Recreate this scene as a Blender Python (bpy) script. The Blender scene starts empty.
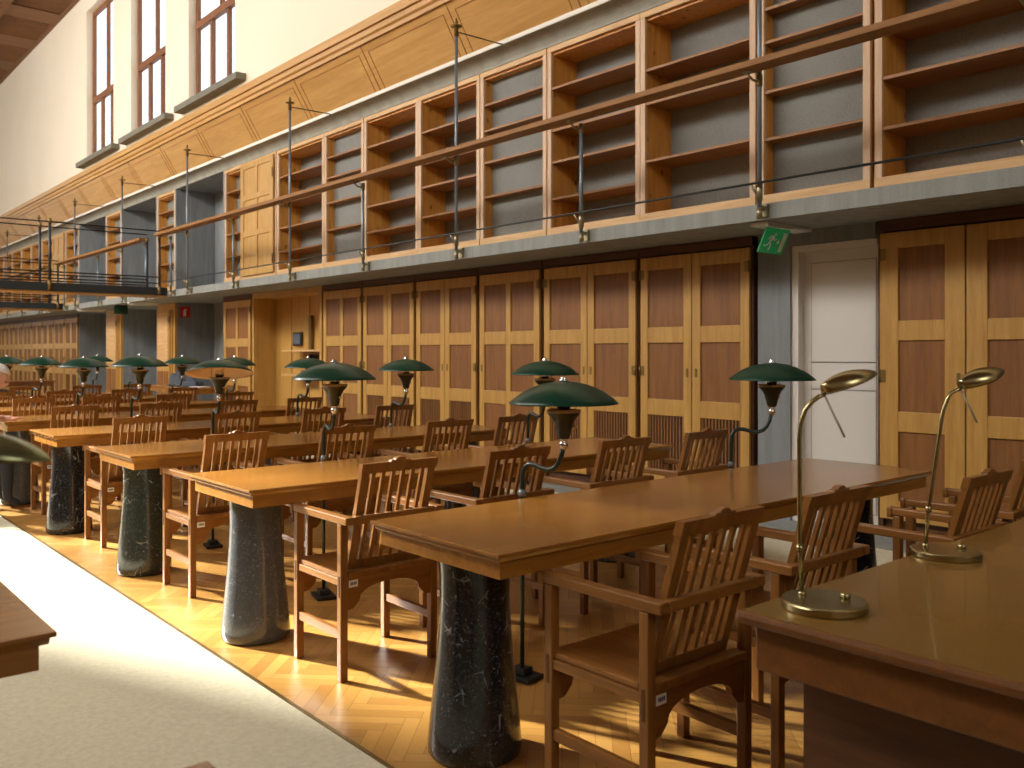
import bpy, bmesh, math, random
from mathutils import Vector, Matrix
PI = math.pi
random.seed(7)
sc = bpy.context.scene
C = sc.collection

# ---------------------------------------------------------------- camera, sky, sun, lights, exposure
F_PX, HOR = 888.6, 351.8
cd = bpy.data.cameras.new('camera'); cam = bpy.data.objects.new('camera', cd); C.objects.link(cam)
cam.location = (0, 0, 1.40); cam.rotation_euler = (PI/2, 0, math.radians(-40.7))
cd.sensor_width = 36; cd.lens = F_PX/1024*36; cd.shift_y = (HOR-384)/1024
cd.clip_start = 0.05; cd.clip_end = 200
cd.dof.use_dof = True; cd.dof.focus_distance = 4.2; cd.dof.aperture_fstop = 4.5
sc.camera = cam
sc.view_settings.view_transform = 'Standard'; sc.view_settings.look = 'None'
sc.view_settings.gamma = 1; sc.view_settings.use_curve_mapping = False
sc.view_settings.exposure = 0.0
sc.cycles.use_denoising = True
sc.cycles.max_bounces = 10; sc.cycles.diffuse_bounces = 6; sc.cycles.glossy_bounces = 4
sc.cycles.sample_clamp_indirect = 8

wd = bpy.data.worlds.new('world'); sc.world = wd; wd.use_nodes = True
bg = wd.node_tree.nodes['Background']; bg.inputs[0].default_value = (0.86, 0.93, 1.0, 1); bg.inputs[1].default_value = 1.7

def light(name, kind, loc, direction, energy, color=(1, 1, 1), **kw):
    l = bpy.data.lights.new(name, kind); l.energy = energy; l.color = color
    for k, v in kw.items(): setattr(l, k, v)
    o = bpy.data.objects.new(name, l); C.objects.link(o); o.location = loc
    o.rotation_euler = Vector(direction).to_track_quat('-Z', 'Y').to_euler()
    return o
EL = math.radians(27)
sd = Vector((0.40*math.cos(EL), -0.9165*math.cos(EL), -math.sin(EL)))
light('sun', 'SUN', (-8, 30, 20), sd, 30, (1.0, 0.96, 0.87), angle=math.radians(3.0))
# added area lamps standing in for window daylight along the opposite and end walls
light('daylight_fill_long_wall', 'AREA', (-3.75, 14.0, 7.5), (1, 0, -0.62), 2700, (1.0, 0.97, 0.93), shape='RECTANGLE', size=20, size_y=3.2)  # added lamp; reaches past the window openings, in front of solid wall
light('daylight_end', 'AREA', (1.1, 36.0, 5.0), (0, -1, -0.05), 120, (1.0, 0.95, 0.86), shape='RECTANGLE', size=7.5, size_y=7)
light('daylight_near_end', 'AREA', (0.5, -6.8, 7.0), (0.42, 1, -0.16), 135, (1.0, 0.94, 0.86), shape='RECTANGLE', size=6, size_y=3, spread=math.radians(95))

# ---------------------------------------------------------------- material helpers
def lin(c):
    r = []
    for v in c:
        v = v/255
        r.append(v/12.92 if v <= 0.04045 else ((v+0.055)/1.055)**2.4)
    return (*r, 1)
class NT:
    def __init__(s, name):
        s.m = bpy.data.materials.new(name); s.m.use_nodes = True; s.t = s.m.node_tree
        s.b = s.t.nodes['Principled BSDF']
    def n(s, typ, **kw):
        o = s.t.nodes.new(typ)
        for k, v in kw.items():
            if k.startswith('i_'):
                key = k[2:]; key = int(key) if key.isdigit() else key.replace('_', ' ')
                s.put(o.inputs[key], v)
            else: setattr(o, k, v)
        return o
    def put(s, inp, v):
        if isinstance(v, bpy.types.NodeSocket): s.t.links.new(v, inp)
        else: inp.default_value = v
    def math(s, op, a, b=0.0, c=0.0):
        o = s.t.nodes.new('ShaderNodeMath'); o.operation = op
        s.put(o.inputs[0], a); s.put(o.inputs[1], b); s.put(o.inputs[2], c)
        return o.outputs[0]
    def mix(s, f, a, b, typ='MIX'):
        o = s.t.nodes.new('ShaderNodeMix'); o.data_type = 'RGBA'; o.blend_type = typ
        s.put(o.inputs[0], f); s.put(o.inputs[6], a); s.put(o.inputs[7], b)
        return o.outputs[2]
    def ramp(s, f, stops):
        o = s.t.nodes.new('ShaderNodeValToRGB'); s.put(o.inputs[0], f)
        cr = o.color_ramp
        while len(cr.elements) < len(stops): cr.elements.new(0.5)
        for e, (p, c) in zip(cr.elements, stops): e.position = p; e.color = c
        return o.outputs[0]
    def coord(s, scale=(1, 1, 1), rnd=0.0, rot=(0, 0, 0)):
        tc = s.t.nodes.new('ShaderNodeTexCoord'); v = tc.outputs['Object']
        if rnd:
            oi = s.t.nodes.new('ShaderNodeObjectInfo')
            k = s.math('MULTIPLY', oi.outputs['Random'], rnd)
            a = s.n('ShaderNodeVectorMath', operation='ADD'); s.put(a.inputs[0], v); s.put(a.inputs[1], k); v = a.outputs[0]
        mp = s.t.nodes.new('ShaderNodeMapping'); s.put(mp.inputs['Vector'], v)
        mp.inputs['Scale'].default_value = scale; mp.inputs['Rotation'].default_value = rot
        return mp.outputs[0]
    def noise(s, vec, scale, detail=3, rough=0.55, dist=0.0):
        o = s.n('ShaderNodeTexNoise', i_Scale=scale, i_Detail=detail, i_Roughness=rough, i_Distortion=dist)
        s.put(o.inputs['Vector'], vec); return o.outputs['Fac']
    def bump(s, h, strength=0.1, dist=0.002):
        o = s.n('ShaderNodeBump', i_Strength=strength, i_Distance=dist); s.put(o.inputs['Height'], h)
        s.put(s.b.inputs['Normal'], o.outputs[0])
    def done(s, color=None, rough=None, **kw):
        if color is not None: s.put(s.b.inputs['Base Color'], color)
        if rough is not None: s.put(s.b.inputs['Roughness'], rough)
        for k, v in kw.items(): s.put(s.b.inputs[k.replace('_', ' ')], v)
        return s.m
def plain(name, c, rough=0.5, **kw): return NT(name).done(lin(c), rough, **kw)
def wood(name, dark, light_, axis='z', rough=0.4, knots=False, g=1.0, coat=0.0):
    t = NT(name)
    sv = {'x': (1.2, 16, 16), 'y': (16, 1.2, 16), 'z': (16, 16, 1.2)}[axis]
    v = t.coord(tuple(a*g for a in sv), rnd=7.3)
    a = t.noise(v, 1.3, 4, 0.6, 0.6); b = t.noise(v, 9, 2, 0.6)
    f = t.math('ADD', t.math('MULTIPLY', a, 0.75), t.math('MULTIPLY', b, 0.25))
    col = t.ramp(f, [(0.32, lin(dark)), (0.68, lin(light_))])
    oi = t.t.nodes.new('ShaderNodeObjectInfo')
    col = t.mix(t.math('MULTIPLY', oi.outputs['Random'], 0.22), col, lin(dark))
    if knots:
        vv = t.coord((5, 5, 3.2), rnd=5)
        vo = t.n('ShaderNodeTexVoronoi', i_Scale=1.4); t.put(vo.inputs['Vector'], vv)
        k = t.ramp(vo.outputs['Distance'], [(0.07, (1, 1, 1, 1)), (0.19, (0, 0, 0, 1))])
        col = t.mix(t.math('MULTIPLY', k, 0.75), col, lin((70, 32, 10)))
    t.bump(f, 0.12, 0.001)
    return t.done(col, rough, Coat_Weight=coat, Coat_Roughness=0.12)

M = {}
for ax in 'xyz':
    M['oak_'+ax] = wood('oak_'+ax, (172, 128, 60), (204, 160, 86), ax, 0.42)
    M['panel_'+ax] = wood('oak_panel_'+ax, (116, 70, 26), (148, 98, 42), ax, 0.55)
    M['chair_'+ax] = wood('chair_wood_'+ax, (114, 72, 28), (160, 108, 50), ax, 0.36, coat=0.05)
    M['table_'+ax] = wood('table_wood_'+ax, (138, 90, 32), (174, 120, 48), ax, 0.24, coat=0.3, g=0.7)
    M['desk_'+ax] = wood('desk_wood_'+ax, (96, 58, 24), (128, 80, 36), ax, 0.35)
M['board'] = wood('handrail_wood', (128, 84, 34), (162, 114, 52), 'y', 0.65)
M['pine'] = wood('knotty_pine', (190, 126, 44), (228, 168, 82), 'z', 0.5, knots=True)
M['pine_shelf'] = wood('pine_shelf', (130, 82, 32), (172, 118, 56), 'y', 0.5)
M['pale_stile'] = wood('pale_stile_wood', (190, 154, 116), (222, 190, 154), 'z', 0.5)
M['pale_rail'] = wood('pale_rail_wood', (194, 150, 96), (224, 184, 128), 'y', 0.5)
M['band'] = wood('canopy_wood', (176, 130, 66), (206, 160, 94), 'y', 0.4, g=0.45)
M['band_dark'] = wood('canopy_moulding_wood', (126, 76, 34), (160, 104, 54), 'y', 0.45)
M['ceil'] = wood('ceiling_wood', (98, 60, 26), (134, 88, 42), 'x', 0.6)
M['window_wood'] = wood('window_wood', (110, 66, 34), (148, 96, 56), 'z', 0.5)
M['dark_wood'] = wood('dark_wood', (66, 36, 12), (96, 56, 22), 'y', 0.5)
M['cream'] = None
t = NT('cream_wall'); v = t.coord(); t.bump(t.noise(v, 60, 3), 0.08, 0.002)
M['cream'] = t.done(t.mix(t.noise(v, 0.5, 2), lin((226, 214, 188)), lin((236, 226, 206))), 0.85)
def concrete(name, a, b, streak=True, rough=0.75):
    t = NT(name); v = t.coord((7, 7, 0.7) if streak else (3, 3, 3), rnd=3)
    n1 = t.noise(v, 1.5, 4, 0.6); n2 = t.noise(t.coord(), 180, 2)
    f = t.math('ADD', t.math('MULTIPLY', n1, 0.6), t.math('MULTIPLY', n2, 0.4))
    t.bump(n2, 0.15, 0.002)
    return t.done(t.ramp(f, [(0.3, lin(a)), (0.7, lin(b))]), rough)
M['concrete'] = concrete('grey_concrete', (108, 113, 115), (145, 149, 150))
M['stone'] = concrete('grey_stone', (132, 130, 118), (168, 165, 150), False)
M['slab'] = concrete('slab_stone', (122, 126, 122), (158, 161, 154), True)
M['sill'] = concrete('sill_stone', (96, 92, 80), (126, 122, 106), False)
M['lip'] = plain('pale_lip_stone', (226, 222, 210), 0.6)
t = NT('grey_linen'); v = t.coord()
wv = t.noise(t.coord((40, 40, 260)), 1.0, 2); wh = t.noise(t.coord((260, 260, 40)), 1.0, 2)
f = t.math('ADD', t.math('MULTIPLY', wv, 0.5), t.math('MULTIPLY', wh, 0.5))
t.bump(f, 0.25, 0.002)
M['linen'] = t.done(t.mix(t.noise(v, 2.5, 2), t.ramp(f, [(0.35, lin((92, 92, 88))), (0.65, lin((150, 150, 144)))]), lin((138, 138, 132)), 'MIX'), 0.85)

# herringbone parquet
t = NT('herringbone_parquet'); NB = 6; W = 0.06
v = t.coord((1/W, 1/W, 1/W), rot=(0, 0, PI/4))
sp = t.n('ShaderNodeSeparateXYZ'); t.put(sp.inputs[0], v)
x, y = sp.outputs[0], sp.outputs[1]
i, j = t.math('FLOOR', x), t.math('FLOOR', y)
fx, fy = t.math('FRACT', x), t.math('FRACT', y)
k = t.math('FLOORED_MODULO', t.math('SUBTRACT', i, j), 2*NB)
k = t.math('ROUND', k)
hor = t.math('LESS_THAN', k, NB-0.5)
i0 = t.math('SUBTRACT', i, k); j0 = t.math('ADD', j, t.math('SUBTRACT', k, NB))
def mx(a, b):
    o = t.n('ShaderNodeMix', data_type='FLOAT'); t.put(o.inputs[0], hor); t.put(o.inputs[2], b); t.put(o.inputs[3], a); return o.outputs[0]
ida, idb = mx(i0, i), mx(j, j0)
cv = t.n('ShaderNodeCombineXYZ'); t.put(cv.inputs[0], ida); t.put(cv.inputs[1], idb); t.put(cv.inputs[2], hor)
wn = t.n('ShaderNodeTexWhiteNoise', noise_dimensions='3D'); t.put(wn.inputs['Vector'], cv.outputs[0])
across = mx(fy, fx)
along_h = t.math('ADD', k, fx); along_v = t.math('SUBTRACT', t.math('ADD', t.math('SUBTRACT', 2*NB-1.0, k), fy), 0.0)
along = mx(along_h, along_v)
def edge(u, L, w):
    return t.math('LESS_THAN', t.math('MINIMUM', u, t.math('SUBTRACT', L, u)), w)
gap = t.math('MAXIMUM', edge(across, 1.0, 0.02), edge(along, float(NB), 0.025))
gh = t.noise(t.coord((10, 120, 1), rot=(0, 0, PI/4)), 1.0, 3); gv = t.noise(t.coord((120, 10, 1), rot=(0, 0, PI/4)), 1.0, 3)
grain = mx(gh, gv)
col = t.ramp(t.math('ADD', t.math('MULTIPLY', wn.outputs['Value'], 0.6), t.math('MULTIPLY', grain, 0.4)),
             [(0.15, lin((160, 114, 54))), (0.55, lin((180, 134, 66))), (0.95, lin((194, 148, 80)))])
col = t.mix(t.math('MULTIPLY', gap, 0.6), col, lin((70, 40, 16)))
t.bump(t.math('SUBTRACT', 1.0, gap), 0.15, 0.001)
M['parquet'] = t.done(col, 0.34)
t = NT('beige_carpet'); v = t.coord()
n = t.noise(v, 320, 2, 0.7); n2 = t.noise(v, 45, 3)
t.bump(n, 0.5, 0.004)
M['carpet'] = t.done(t.ramp(t.math('ADD', t.math('MULTIPLY', n, 0.7), t.math('MULTIPLY', n2, 0.3)), [(0.35, lin((192, 187, 158))), (0.65, lin((228, 222, 194)))]), 0.95)
def marble(name, base, b2, vein, amount):
    t = NT(name); v = t.coord(rnd=9)
    w = t.noise(v, 6, 3)
    vv = t.n('ShaderNodeVectorMath', operation='ADD'); t.put(vv.inputs[0], v); t.put(vv.inputs[1], t.math('MULTIPLY', w, 0.12))
    vo = t.n('ShaderNodeTexVoronoi', feature='DISTANCE_TO_EDGE', i_Scale=13); t.put(vo.inputs['Vector'], vv.outputs[0])
    line = t.ramp(vo.outputs['Distance'], [(0.0, (1, 1, 1, 1)), (0.045, (0, 0, 0, 1))])
    msk = t.ramp(t.noise(v, 9, 3, 0.6), [(amount, (0, 0, 0, 1)), (amount+0.07, (1, 1, 1, 1))])
    sp_ = t.ramp(t.noise(v, 38, 2, 0.7, 2.5), [(0.66, (0, 0, 0, 1)), (0.73, (1, 1, 1, 1))])
    fine = t.ramp(t.noise(v, 75, 4, 0.75, 1.0), [(0.56, (0, 0, 0, 1)), (0.72, (1, 1, 1, 1))])
    veins = t.math('MAXIMUM', t.math('MULTIPLY', line, msk), t.math('MAXIMUM', t.math('MULTIPLY', sp_, 0.7), t.math('MULTIPLY', fine, 0.42)))
    basec = t.mix(t.noise(v, 3, 3), lin(base), lin(b2))
    return t.done(t.mix(t.math('MULTIPLY', veins, 0.85), basec, lin(vein)), 0.16, Specular_IOR_Level=0.6)
M['marble'] = marble('black_fossil_marble', (14, 16, 18), (38, 42, 46), (150, 154, 158), 0.55)
M['marble_grey'] = marble('grey_fossil_marble', (58, 62, 66), (92, 95, 98), (190, 192, 194), 0.66)
M['marble_mid'] = marble('dark_green_grey_marble', (22, 28, 26), (52, 60, 56), (165, 170, 168), 0.58)
M['green'] = plain('green_enamel', (8, 58, 42), 0.34, Specular_IOR_Level=0.35)
M['olive'] = plain('bronze_olive_metal', (128, 134, 98), 0.25, Metallic=0.7)
M['cream_enamel'] = plain('cream_enamel', (238, 208, 164), 0.5)
M['green_pole'] = plain('dark_green_paint', (20, 42, 34), 0.3)
M['bronze'] = plain('dark_bronze', (48, 54, 44), 0.32, Metallic=0.2)
M['bronze_edge'] = plain('worn_bronze', (158, 150, 120), 0.35, Metallic=0.8)
M['chrome'] = plain('chrome', (215, 218, 220), 0.15, Metallic=1.0)
M['iron'] = plain('black_iron', (26, 30, 32), 0.45)
M['beam'] = plain('painted_steel', (34, 42, 48), 0.45)
M['steel'] = plain('blue_grey_steel', (118, 130, 140), 0.35, Metallic=0.35)
M['brass'] = plain('aged_brass', (134, 112, 70), 0.42, Metallic=0.85)
M['brass_lamp'] = plain('antique_brass', (176, 166, 124), 0.26, Metallic=1.0)
M['rail'] = plain('dark_rail_steel', (58, 62, 62), 0.4, Metallic=0.4)
M['white_paint'] = plain('white_door_paint', (216, 212, 204), 0.5)
M['groove'] = plain('door_groove', (168, 164, 156), 0.7)
M['rod'] = plain('satin_steel_rod', (205, 204, 198), 0.3, Metallic=0.3)
M['white'] = plain('white_plastic', (232, 232, 228), 0.5)
M['sign_green'] = plain('sign_green', (12, 128, 68), 0.4, Emission_Color=lin((12, 128, 68)), Emission_Strength=0.25)
M['sign_red'] = plain('sign_red', (190, 40, 40), 0.5)
M['paper'] = plain('white_paper', (238, 238, 236), 0.8)
M['ink'] = plain('blue_ink', (50, 70, 110), 0.8)
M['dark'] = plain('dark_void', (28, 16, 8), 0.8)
M['cloth'] = plain('blue_grey_cloth', (84, 92, 104), 0.9)
M['tube'] = plain('unlit_tube', (224, 222, 204), 0.3)
M['skin'] = plain('skin', (214, 164, 142), 0.5, Subsurface_Weight=0.1)
M['hair'] = plain('white_hair', (222, 218, 212), 0.7)
M['navy'] = plain('navy_cloth', (30, 42, 70), 0.9)
M['trouser'] = plain('dark_trousers', (46, 46, 52), 0.9)
M['lightblue'] = plain('light_blue_print', (130, 180, 220), 0.8)
M['glass'] = None
t = NT('window_glass'); tr = t.n('ShaderNodeBsdfTransparent'); gl = t.n('ShaderNodeBsdfGlossy', i_Roughness=0.05)
ms = t.n('ShaderNodeMixShader'); ms.inputs[0].default_value = 0.06
t.t.links.new(tr.outputs[0], ms.inputs[1]); t.t.links.new(gl.outputs[0], ms.inputs[2])
t.t.links.new(ms.outputs[0], t.t.nodes['Material Output'].inputs[0]); M['glass'] = t.m
t = NT('desk_lino'); v = t.coord()
M['lino'] = t.done(t.ramp(t.noise(v, 420, 2, 0.6), [(0.3, lin((124, 92, 40))), (0.7, lin((136, 102, 46)))]), 0.26, Coat_Weight=0.25)

# ---------------------------------------------------------------- mesh helpers
class MB:
    """collects shapes and links them as one mesh object; several materials by slot"""
    def __init__(s): s.bm = bmesh.new(); s.mats = []
    def _mi(s, m):
        if m is None: return 0
        if m not in s.mats: s.mats.append(m)
        return s.mats.index(m)
    def box(s, x0, x1, y0, y1, z0, z1, m=None, mat=None):
        r = bmesh.ops.create_cube(s.bm, size=1)['verts']
        T = Matrix.Translation(((x0+x1)/2, (y0+y1)/2, (z0+z1)/2)) @ Matrix.Diagonal((x1-x0, y1-y0, z1-z0, 1))
        if mat is not None: T = mat @ T
        bmesh.ops.transform(s.bm, matrix=T, verts=r)
        mi = s._mi(m)
        for f in {f for vv in r for f in vv.link_faces}: f.material_index = mi
        return s
    def bar(s, a, b, w, h, m=None, up=(0, 0, 1)):
        a, b = Vector(a), Vector(b); d = b-a; L = d.length
        q = d.to_track_quat('Y', 'Z').to_matrix().to_4x4()
        return s.box(-w/2, w/2, 0, L, -h/2, h/2, m, Matrix.Translation(a) @ q)
    def lathe(s, prof, n=32, c=(0, 0), m=None, smooth=True, closed=False):
        mi = s._mi(m); rings = []
        for r, z in prof:
            if r < 1e-5: rings.append([s.bm.verts.new((c[0], c[1], z))])
            else: rings.append([s.bm.verts.new((c[0]+r*math.cos(2*PI*q/n), c[1]+r*math.sin(2*PI*q/n), z)) for q in range(n)])
        prs = list(zip(rings, rings[1:]))
        if closed: prs.append((rings[-1], rings[0]))
        for A, B in prs:
            for q in range(n):
                q2 = (q+1) % n
                if len(A) == 1 and len(B) == 1: continue
                if len(A) == 1: vs = (A[0], B[q], B[q2])
                elif len(B) == 1: vs = (A[q], B[0], A[q2])
                else: vs = (A[q], B[q], B[q2], A[q2])
                try: f = s.bm.faces.new(vs); f.material_index = mi; f.smooth = smooth
                except ValueError: pass
        if not closed:
            for R in (rings[0], rings[-1]):
                if len(R) > 2:
                    f = s.bm.faces.new(R); f.material_index = mi
        return s
    def tube(s, pts, r, n=10, m=None):
        mi = s._mi(m); pts = [Vector(p) for p in pts]; rings = []; up = None
        rr = r if isinstance(r, (list, tuple)) else [r]*len(pts)
        for q, p in enumerate(pts):
            d = (pts[min(q+1, len(pts)-1)]-pts[max(q-1, 0)]).normalized()
            if up is None: up = d.orthogonal().normalized()
            up = (up - d*up.dot(d)).normalized(); w = d.cross(up)
            rings.append([s.bm.verts.new(p+(up*math.cos(2*PI*a/n)+w*math.sin(2*PI*a/n))*rr[q]) for a in range(n)])
        for A, B in zip(rings, rings[1:]):
            for q in range(n):
                f = s.bm.faces.new((A[q], A[(q+1) % n], B[(q+1) % n], B[q])); f.smooth = True; f.material_index = mi
        for R in (rings[0], rings[-1]):
            f = s.bm.faces.new(R); f.material_index = mi
        return s
    def prism(s, poly, axis, a, b, m=None, mat=None, smooth=False):
        """poly in the two other axes; axis 'x' -> (y,z), 'y' -> (x,z), 'z' -> (x,y)"""
        mi = s._mi(m)
        def P(u, v_, w): 
            p = Vector({'x': (w, u, v_), 'y': (u, w, v_), 'z': (u, v_, w)}[axis]); return mat @ p if mat is not None else p
        A = [s.bm.verts.new(P(u, v_, a)) for u, v_ in poly]; B = [s.bm.verts.new(P(u, v_, b)) for u, v_ in poly]
        fs = [s.bm.faces.new(A), s.bm.faces.new(B[::-1])]
        n = len(poly)
        for q in range(n):
            f = s.bm.faces.new((A[q], B[q], B[(q+1) % n], A[(q+1) % n])); f.smooth = smooth; fs.append(f)
        for f in fs: f.material_index = mi
        return s
    def build(s, name, mat, parent=None, bevel=0.0, loc=None, smooth_angle=False):
        bmesh.ops.recalc_face_normals(s.bm, faces=s.bm.faces)
        if bevel: 
            bmesh.ops.bevel(s.bm, geom=[e for e in s.bm.edges if e.is_manifold and e.calc_face_angle(0) > 0.6], offset=bevel, segments=2, affect='EDGES', profile=0.5)
        me = bpy.data.meshes.new(name); s.bm.to_mesh(me); s.bm.free()
        if s.mats and mat is None: ml = s.mats
        else: ml = [mat] + [q for q in s.mats if q is not mat]
        if s.mats and mat is not None and s.mats[0] is not mat:
            ml = s.mats
        for q in ml: me.materials.append(q)
        o = bpy.data.objects.new(name, me); C.objects.link(o)
        if parent is not None: o.parent = parent
        if loc is not None: o.location = loc
        return o
def tag(o, label=None, cat=None, group=None, kind=None):
    if label: o['label'] = label
    if cat: o['category'] = cat
    if group: o['group'] = group
    if kind: o['kind'] = kind
    return o
def thing(name, label, cat, loc=(0, 0, 0), rz=0, group=None):
    o = bpy.data.objects.new(name, None); C.objects.link(o); o.location = loc; o.rotation_euler = (0, 0, rz)
    o.empty_display_size = 0.1
    return tag(o, label, cat, group)
def struct(name, mb, mat, parent=None, **kw):
    o = mb.build(name, mat, parent, **kw)
    if parent is None: o['kind'] = 'structure'
    return o
KIDS = {}
def copy_tree(o, parent=None, skip=()):
    c = o.copy(); C.objects.link(c)
    if parent is not None: c.parent = parent
    for ch in list(o.children):
        if ch.name.split('.')[0] in skip: continue
        copy_tree(ch, c)
    return c

# ================================================================ SETTING
XW, XF = 6.5, 5.77          # front plane of cupboards and bookcases, face of the gallery slab
Y0, Y1 = -7.0, 37.0
ZC = 9.80
XL = -3.83
struct('floor', MB().box(XL-0.4, 7.6, Y0-0.3, Y1+0.3, -0.1, 0.0), M['parquet'])
struct('floor_carpet_aisle', MB().box(0.60, 1.625, Y0, Y1, -0.02, 0.006), M['carpet'])
struct('floor_carpet_wall', MB().box(4.98, 6.08, Y0, Y1, -0.02, 0.006), M['carpet'])
struct('floor_stone_strip', MB().box(6.08, 7.4, Y0, Y1, -0.02, 0.008), M['slab'])
tr_ = MB(); tr_.box(1.625, 1.641, Y0, Y1, -0.01, 0.010, M['brass']); tr_.box(0.584, 0.60, Y0, Y1, -0.01, 0.010, M['brass'])
struct('trim_1', tr_, M['brass'])

# ---- wall with the cupboards: solid behind, recessed bay in the middle
BAY0, BAY1 = 15.5, 24.75
w = MB()
w.box(6.92, 7.6, Y0, 3.36, 0, 4.66); w.box(6.92, 7.6, 4.06, BAY0, 0, 4.66)
w.box(6.92, 7.6, 3.36, 4.06, 2.27, 4.66)
w.box(6.92, 7.6, BAY1, Y1, 0, 4.66); w.box(7.3, 7.6, BAY0, BAY1, 0, 4.66)
struct('wall_right', w, M['concrete']); w = MB(); w.box(6.52, 6.915, 4.06, 4.37, 0, 2.39); w.box(6.52, 6.915, 3.33, 4.06, 2.275, 2.39)      # concrete around the white door
struct('wall_right_door_surround', w, M['concrete'])
struct('wall_right_beam', MB().box(6.5, 7.6, Y0, Y1, 4.66, 4.9), M['concrete'])
struct('gallery_slab', MB().box(XF, 7.4, Y0, Y1, 2.39, 2.51), M['slab'])
# stone cornice with concave underside
pr = [(6.33, 4.84), (6.33, 4.795)]
for q in range(1, 9):
    a = q/8*PI/2; pr.append((6.345+0.155*math.sin(a)**1.3, 4.795-0.135*(1-math.cos(a))))
pr += [(6.52, 4.66), (6.52, 4.84)]
struct('trim_2', MB().prism(pr, 'y', Y0, Y1), M['stone'])
struct('trim_6', MB().box(6.322, 6.36, Y0, Y1, 4.80, 4.846), M['lip'])
# leaning timber band above the cornice
b = MB(); b.prism([(6.335, 4.845), (6.015, 5.375), (6.1, 5.42), (6.42, 4.86)], 'y', Y0, Y1)
struct('trim_3', b, M['band'])
b = MB()
b.prism([(5.925, 5.50), (5.925, 5.56), (5.94, 5.575), (5.94, 5.62), (6.1, 5.62), (6.1, 5.36), (5.99, 5.36), (5.99, 5.41), (5.96, 5.43), (5.96, 5.50)], 'y', Y0, Y1)
struct('trim_4', b, M['band'])
nrm = Vector((-(5.375-4.845), 0, -(6.335-6.015))).normalized(); sl = Vector((6.015-6.335, 0, 5.375-4.845)); SL = sl.length; sl.normalize()
b = MB()
fm = Matrix((( sl.x, 0, nrm.x, 6.335), (0, 1, 0, 0), (sl.z, 0, nrm.z, 4.845), (0, 0, 0, 1)))   # local x up the slope, y along, z outwards
ys = [10.02+1.86*q for q in range(-9, 15)]
for a in ys:
    b.box(0, SL, a-0.006, a+0.006, -0.002, 0.006, M['band_dark'], fm)
    for e in (0.115, -0.115):
        b.box(0.0, SL-0.11, a+e-0.004, a+e+0.004, -0.002, 0.005, M['band_dark'], fm)
    b.box(SL-0.114, SL-0.106, a+0.115, a+1.86-0.115, -0.002, 0.005, M['band_dark'], fm)
b.box(SL-0.012, SL, Y0, Y1, -0.002, 0.012, M['band_dark'], fm)
struct('trim_5', b, M['band_dark'])
# upper wall with three windows
wins = [(13.8, 15.8), (16.95, 18.95), (20.1, 22.1)]
XU = 5.97
w = MB(); w.box(XU, 6.2, Y0, Y1, 5.45, 5.80)
prev = Y0
for a, c in wins: w.box(XU, 6.2, prev, a, 5.80, 9.3); prev = c
w.box(XU, 6.2, prev, Y1, 5.80, 9.3); w.box(XU, 6.2, Y0, Y1, 9.3, ZC)
struct('wall_right_upper', w, M['cream'])
for n_, (a, c) in enumerate(wins, 1):
    f = MB(); X0, X1 = 6.10, 6.17
    f.box(X0, X1, a, a+0.08, 5.80, 9.3); f.box(X0, X1, c-0.08, c, 5.80, 9.3)
    f.box(X0, X1, a+0.08, c-0.08, 5.80, 5.87); f.box(X0-0.02, X1, a+0.08, c-0.08, 7.16, 7.29); f.box(X0, X1, a+0.08, c-0.08, 9.2, 9.3)
    m1 = (a+c)/2
    f.box(X0, X1, a+1.26, a+1.35, 5.87, 7.16)
    f.box(X0, X1, a+0.57, a+0.65, 5.87, 7.16)
    f.box(X0, X1, a+0.86, a+0.94, 7.29, 9.2)
    o = struct('window_%d' % n_, f, M['window_wood'], bevel=0.006)
    MB().box(6.125, 6.135, a+0.06, c-0.06, 5.84, 9.25).build('pane', M['glass'], o)
    MB().box(5.80, 6.12, a-0.42, c+0.27, 5.69, 5.80).build('sill', M['sill'], o, bevel=0.008)
# ceiling: reeded border and coffers
struct('ceiling', MB().box(XL-0.4, 6.45, Y0, Y1, ZC, ZC+0.2), M['ceil'])
r = MB()
yy = 8.0
while yy < Y1:
    if (yy-8.0) % 2.4 < 1.55: r.box(4.75, 5.97, yy, yy+0.05, ZC-0.05, ZC+0.01)
    yy += 0.11
r.box(4.62, 4.75, Y0, Y1, ZC-0.12, ZC+0.01)
for q in range(17):
    a = 9.55+2.4*(q-6); r.box(4.75, 5.97, a, a+0.85, ZC-0.07, ZC+0.01)
for q in range(18):
    a = 9.0+2.4*(q-6); r.box(XL, 4.62, a, a+0.3, ZC-0.16, ZC+0.01)
for xx in (-2.4, -1.0, 0.4, 1.8, 3.2): r.box(xx, xx+0.25, Y0, Y1, ZC-0.155, ZC+0.01)
r.box(5.86, 5.97, Y0, Y1, ZC-0.075, ZC+0.01)
struct('ceiling_coffers', r, M['ceil'])
# opposite wall, out of view; clerestory openings placed and sized to shape the sun patches
w = MB(); w.box(XL-0.4, XL, Y0, Y1, 0, 5.85); w.box(XL-0.4, XL, Y0, Y1, 8.9, ZC)
w.box(XL-0.4, XL, Y0, 16.3, 5.85, 8.9)
a = 16.3
while a < 34.0:
    w.box(XL-0.25, XL, a+2.75, a+3.15, 5.85, 8.9); a += 3.15
w.box(XL-0.4, XL, a, Y1, 5.85, 8.9)
struct('wall_left', w, M['cream'])
struct('wood_bounce_block_left', MB().box(XL, XL+0.5, Y0, Y1, 0, 2.4), M['panel_z'])  # unseen wood-toned block, added for the light it bounces
w = MB().box(XL-0.4, 7.6, Y1, Y1+0.3, 0, ZC)
struct('wall_far', w, M['cream'])
struct('wall_near', MB().box(XL-0.4, 7.6, Y0-0.3, Y0, 0, ZC), M['cream'])

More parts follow.
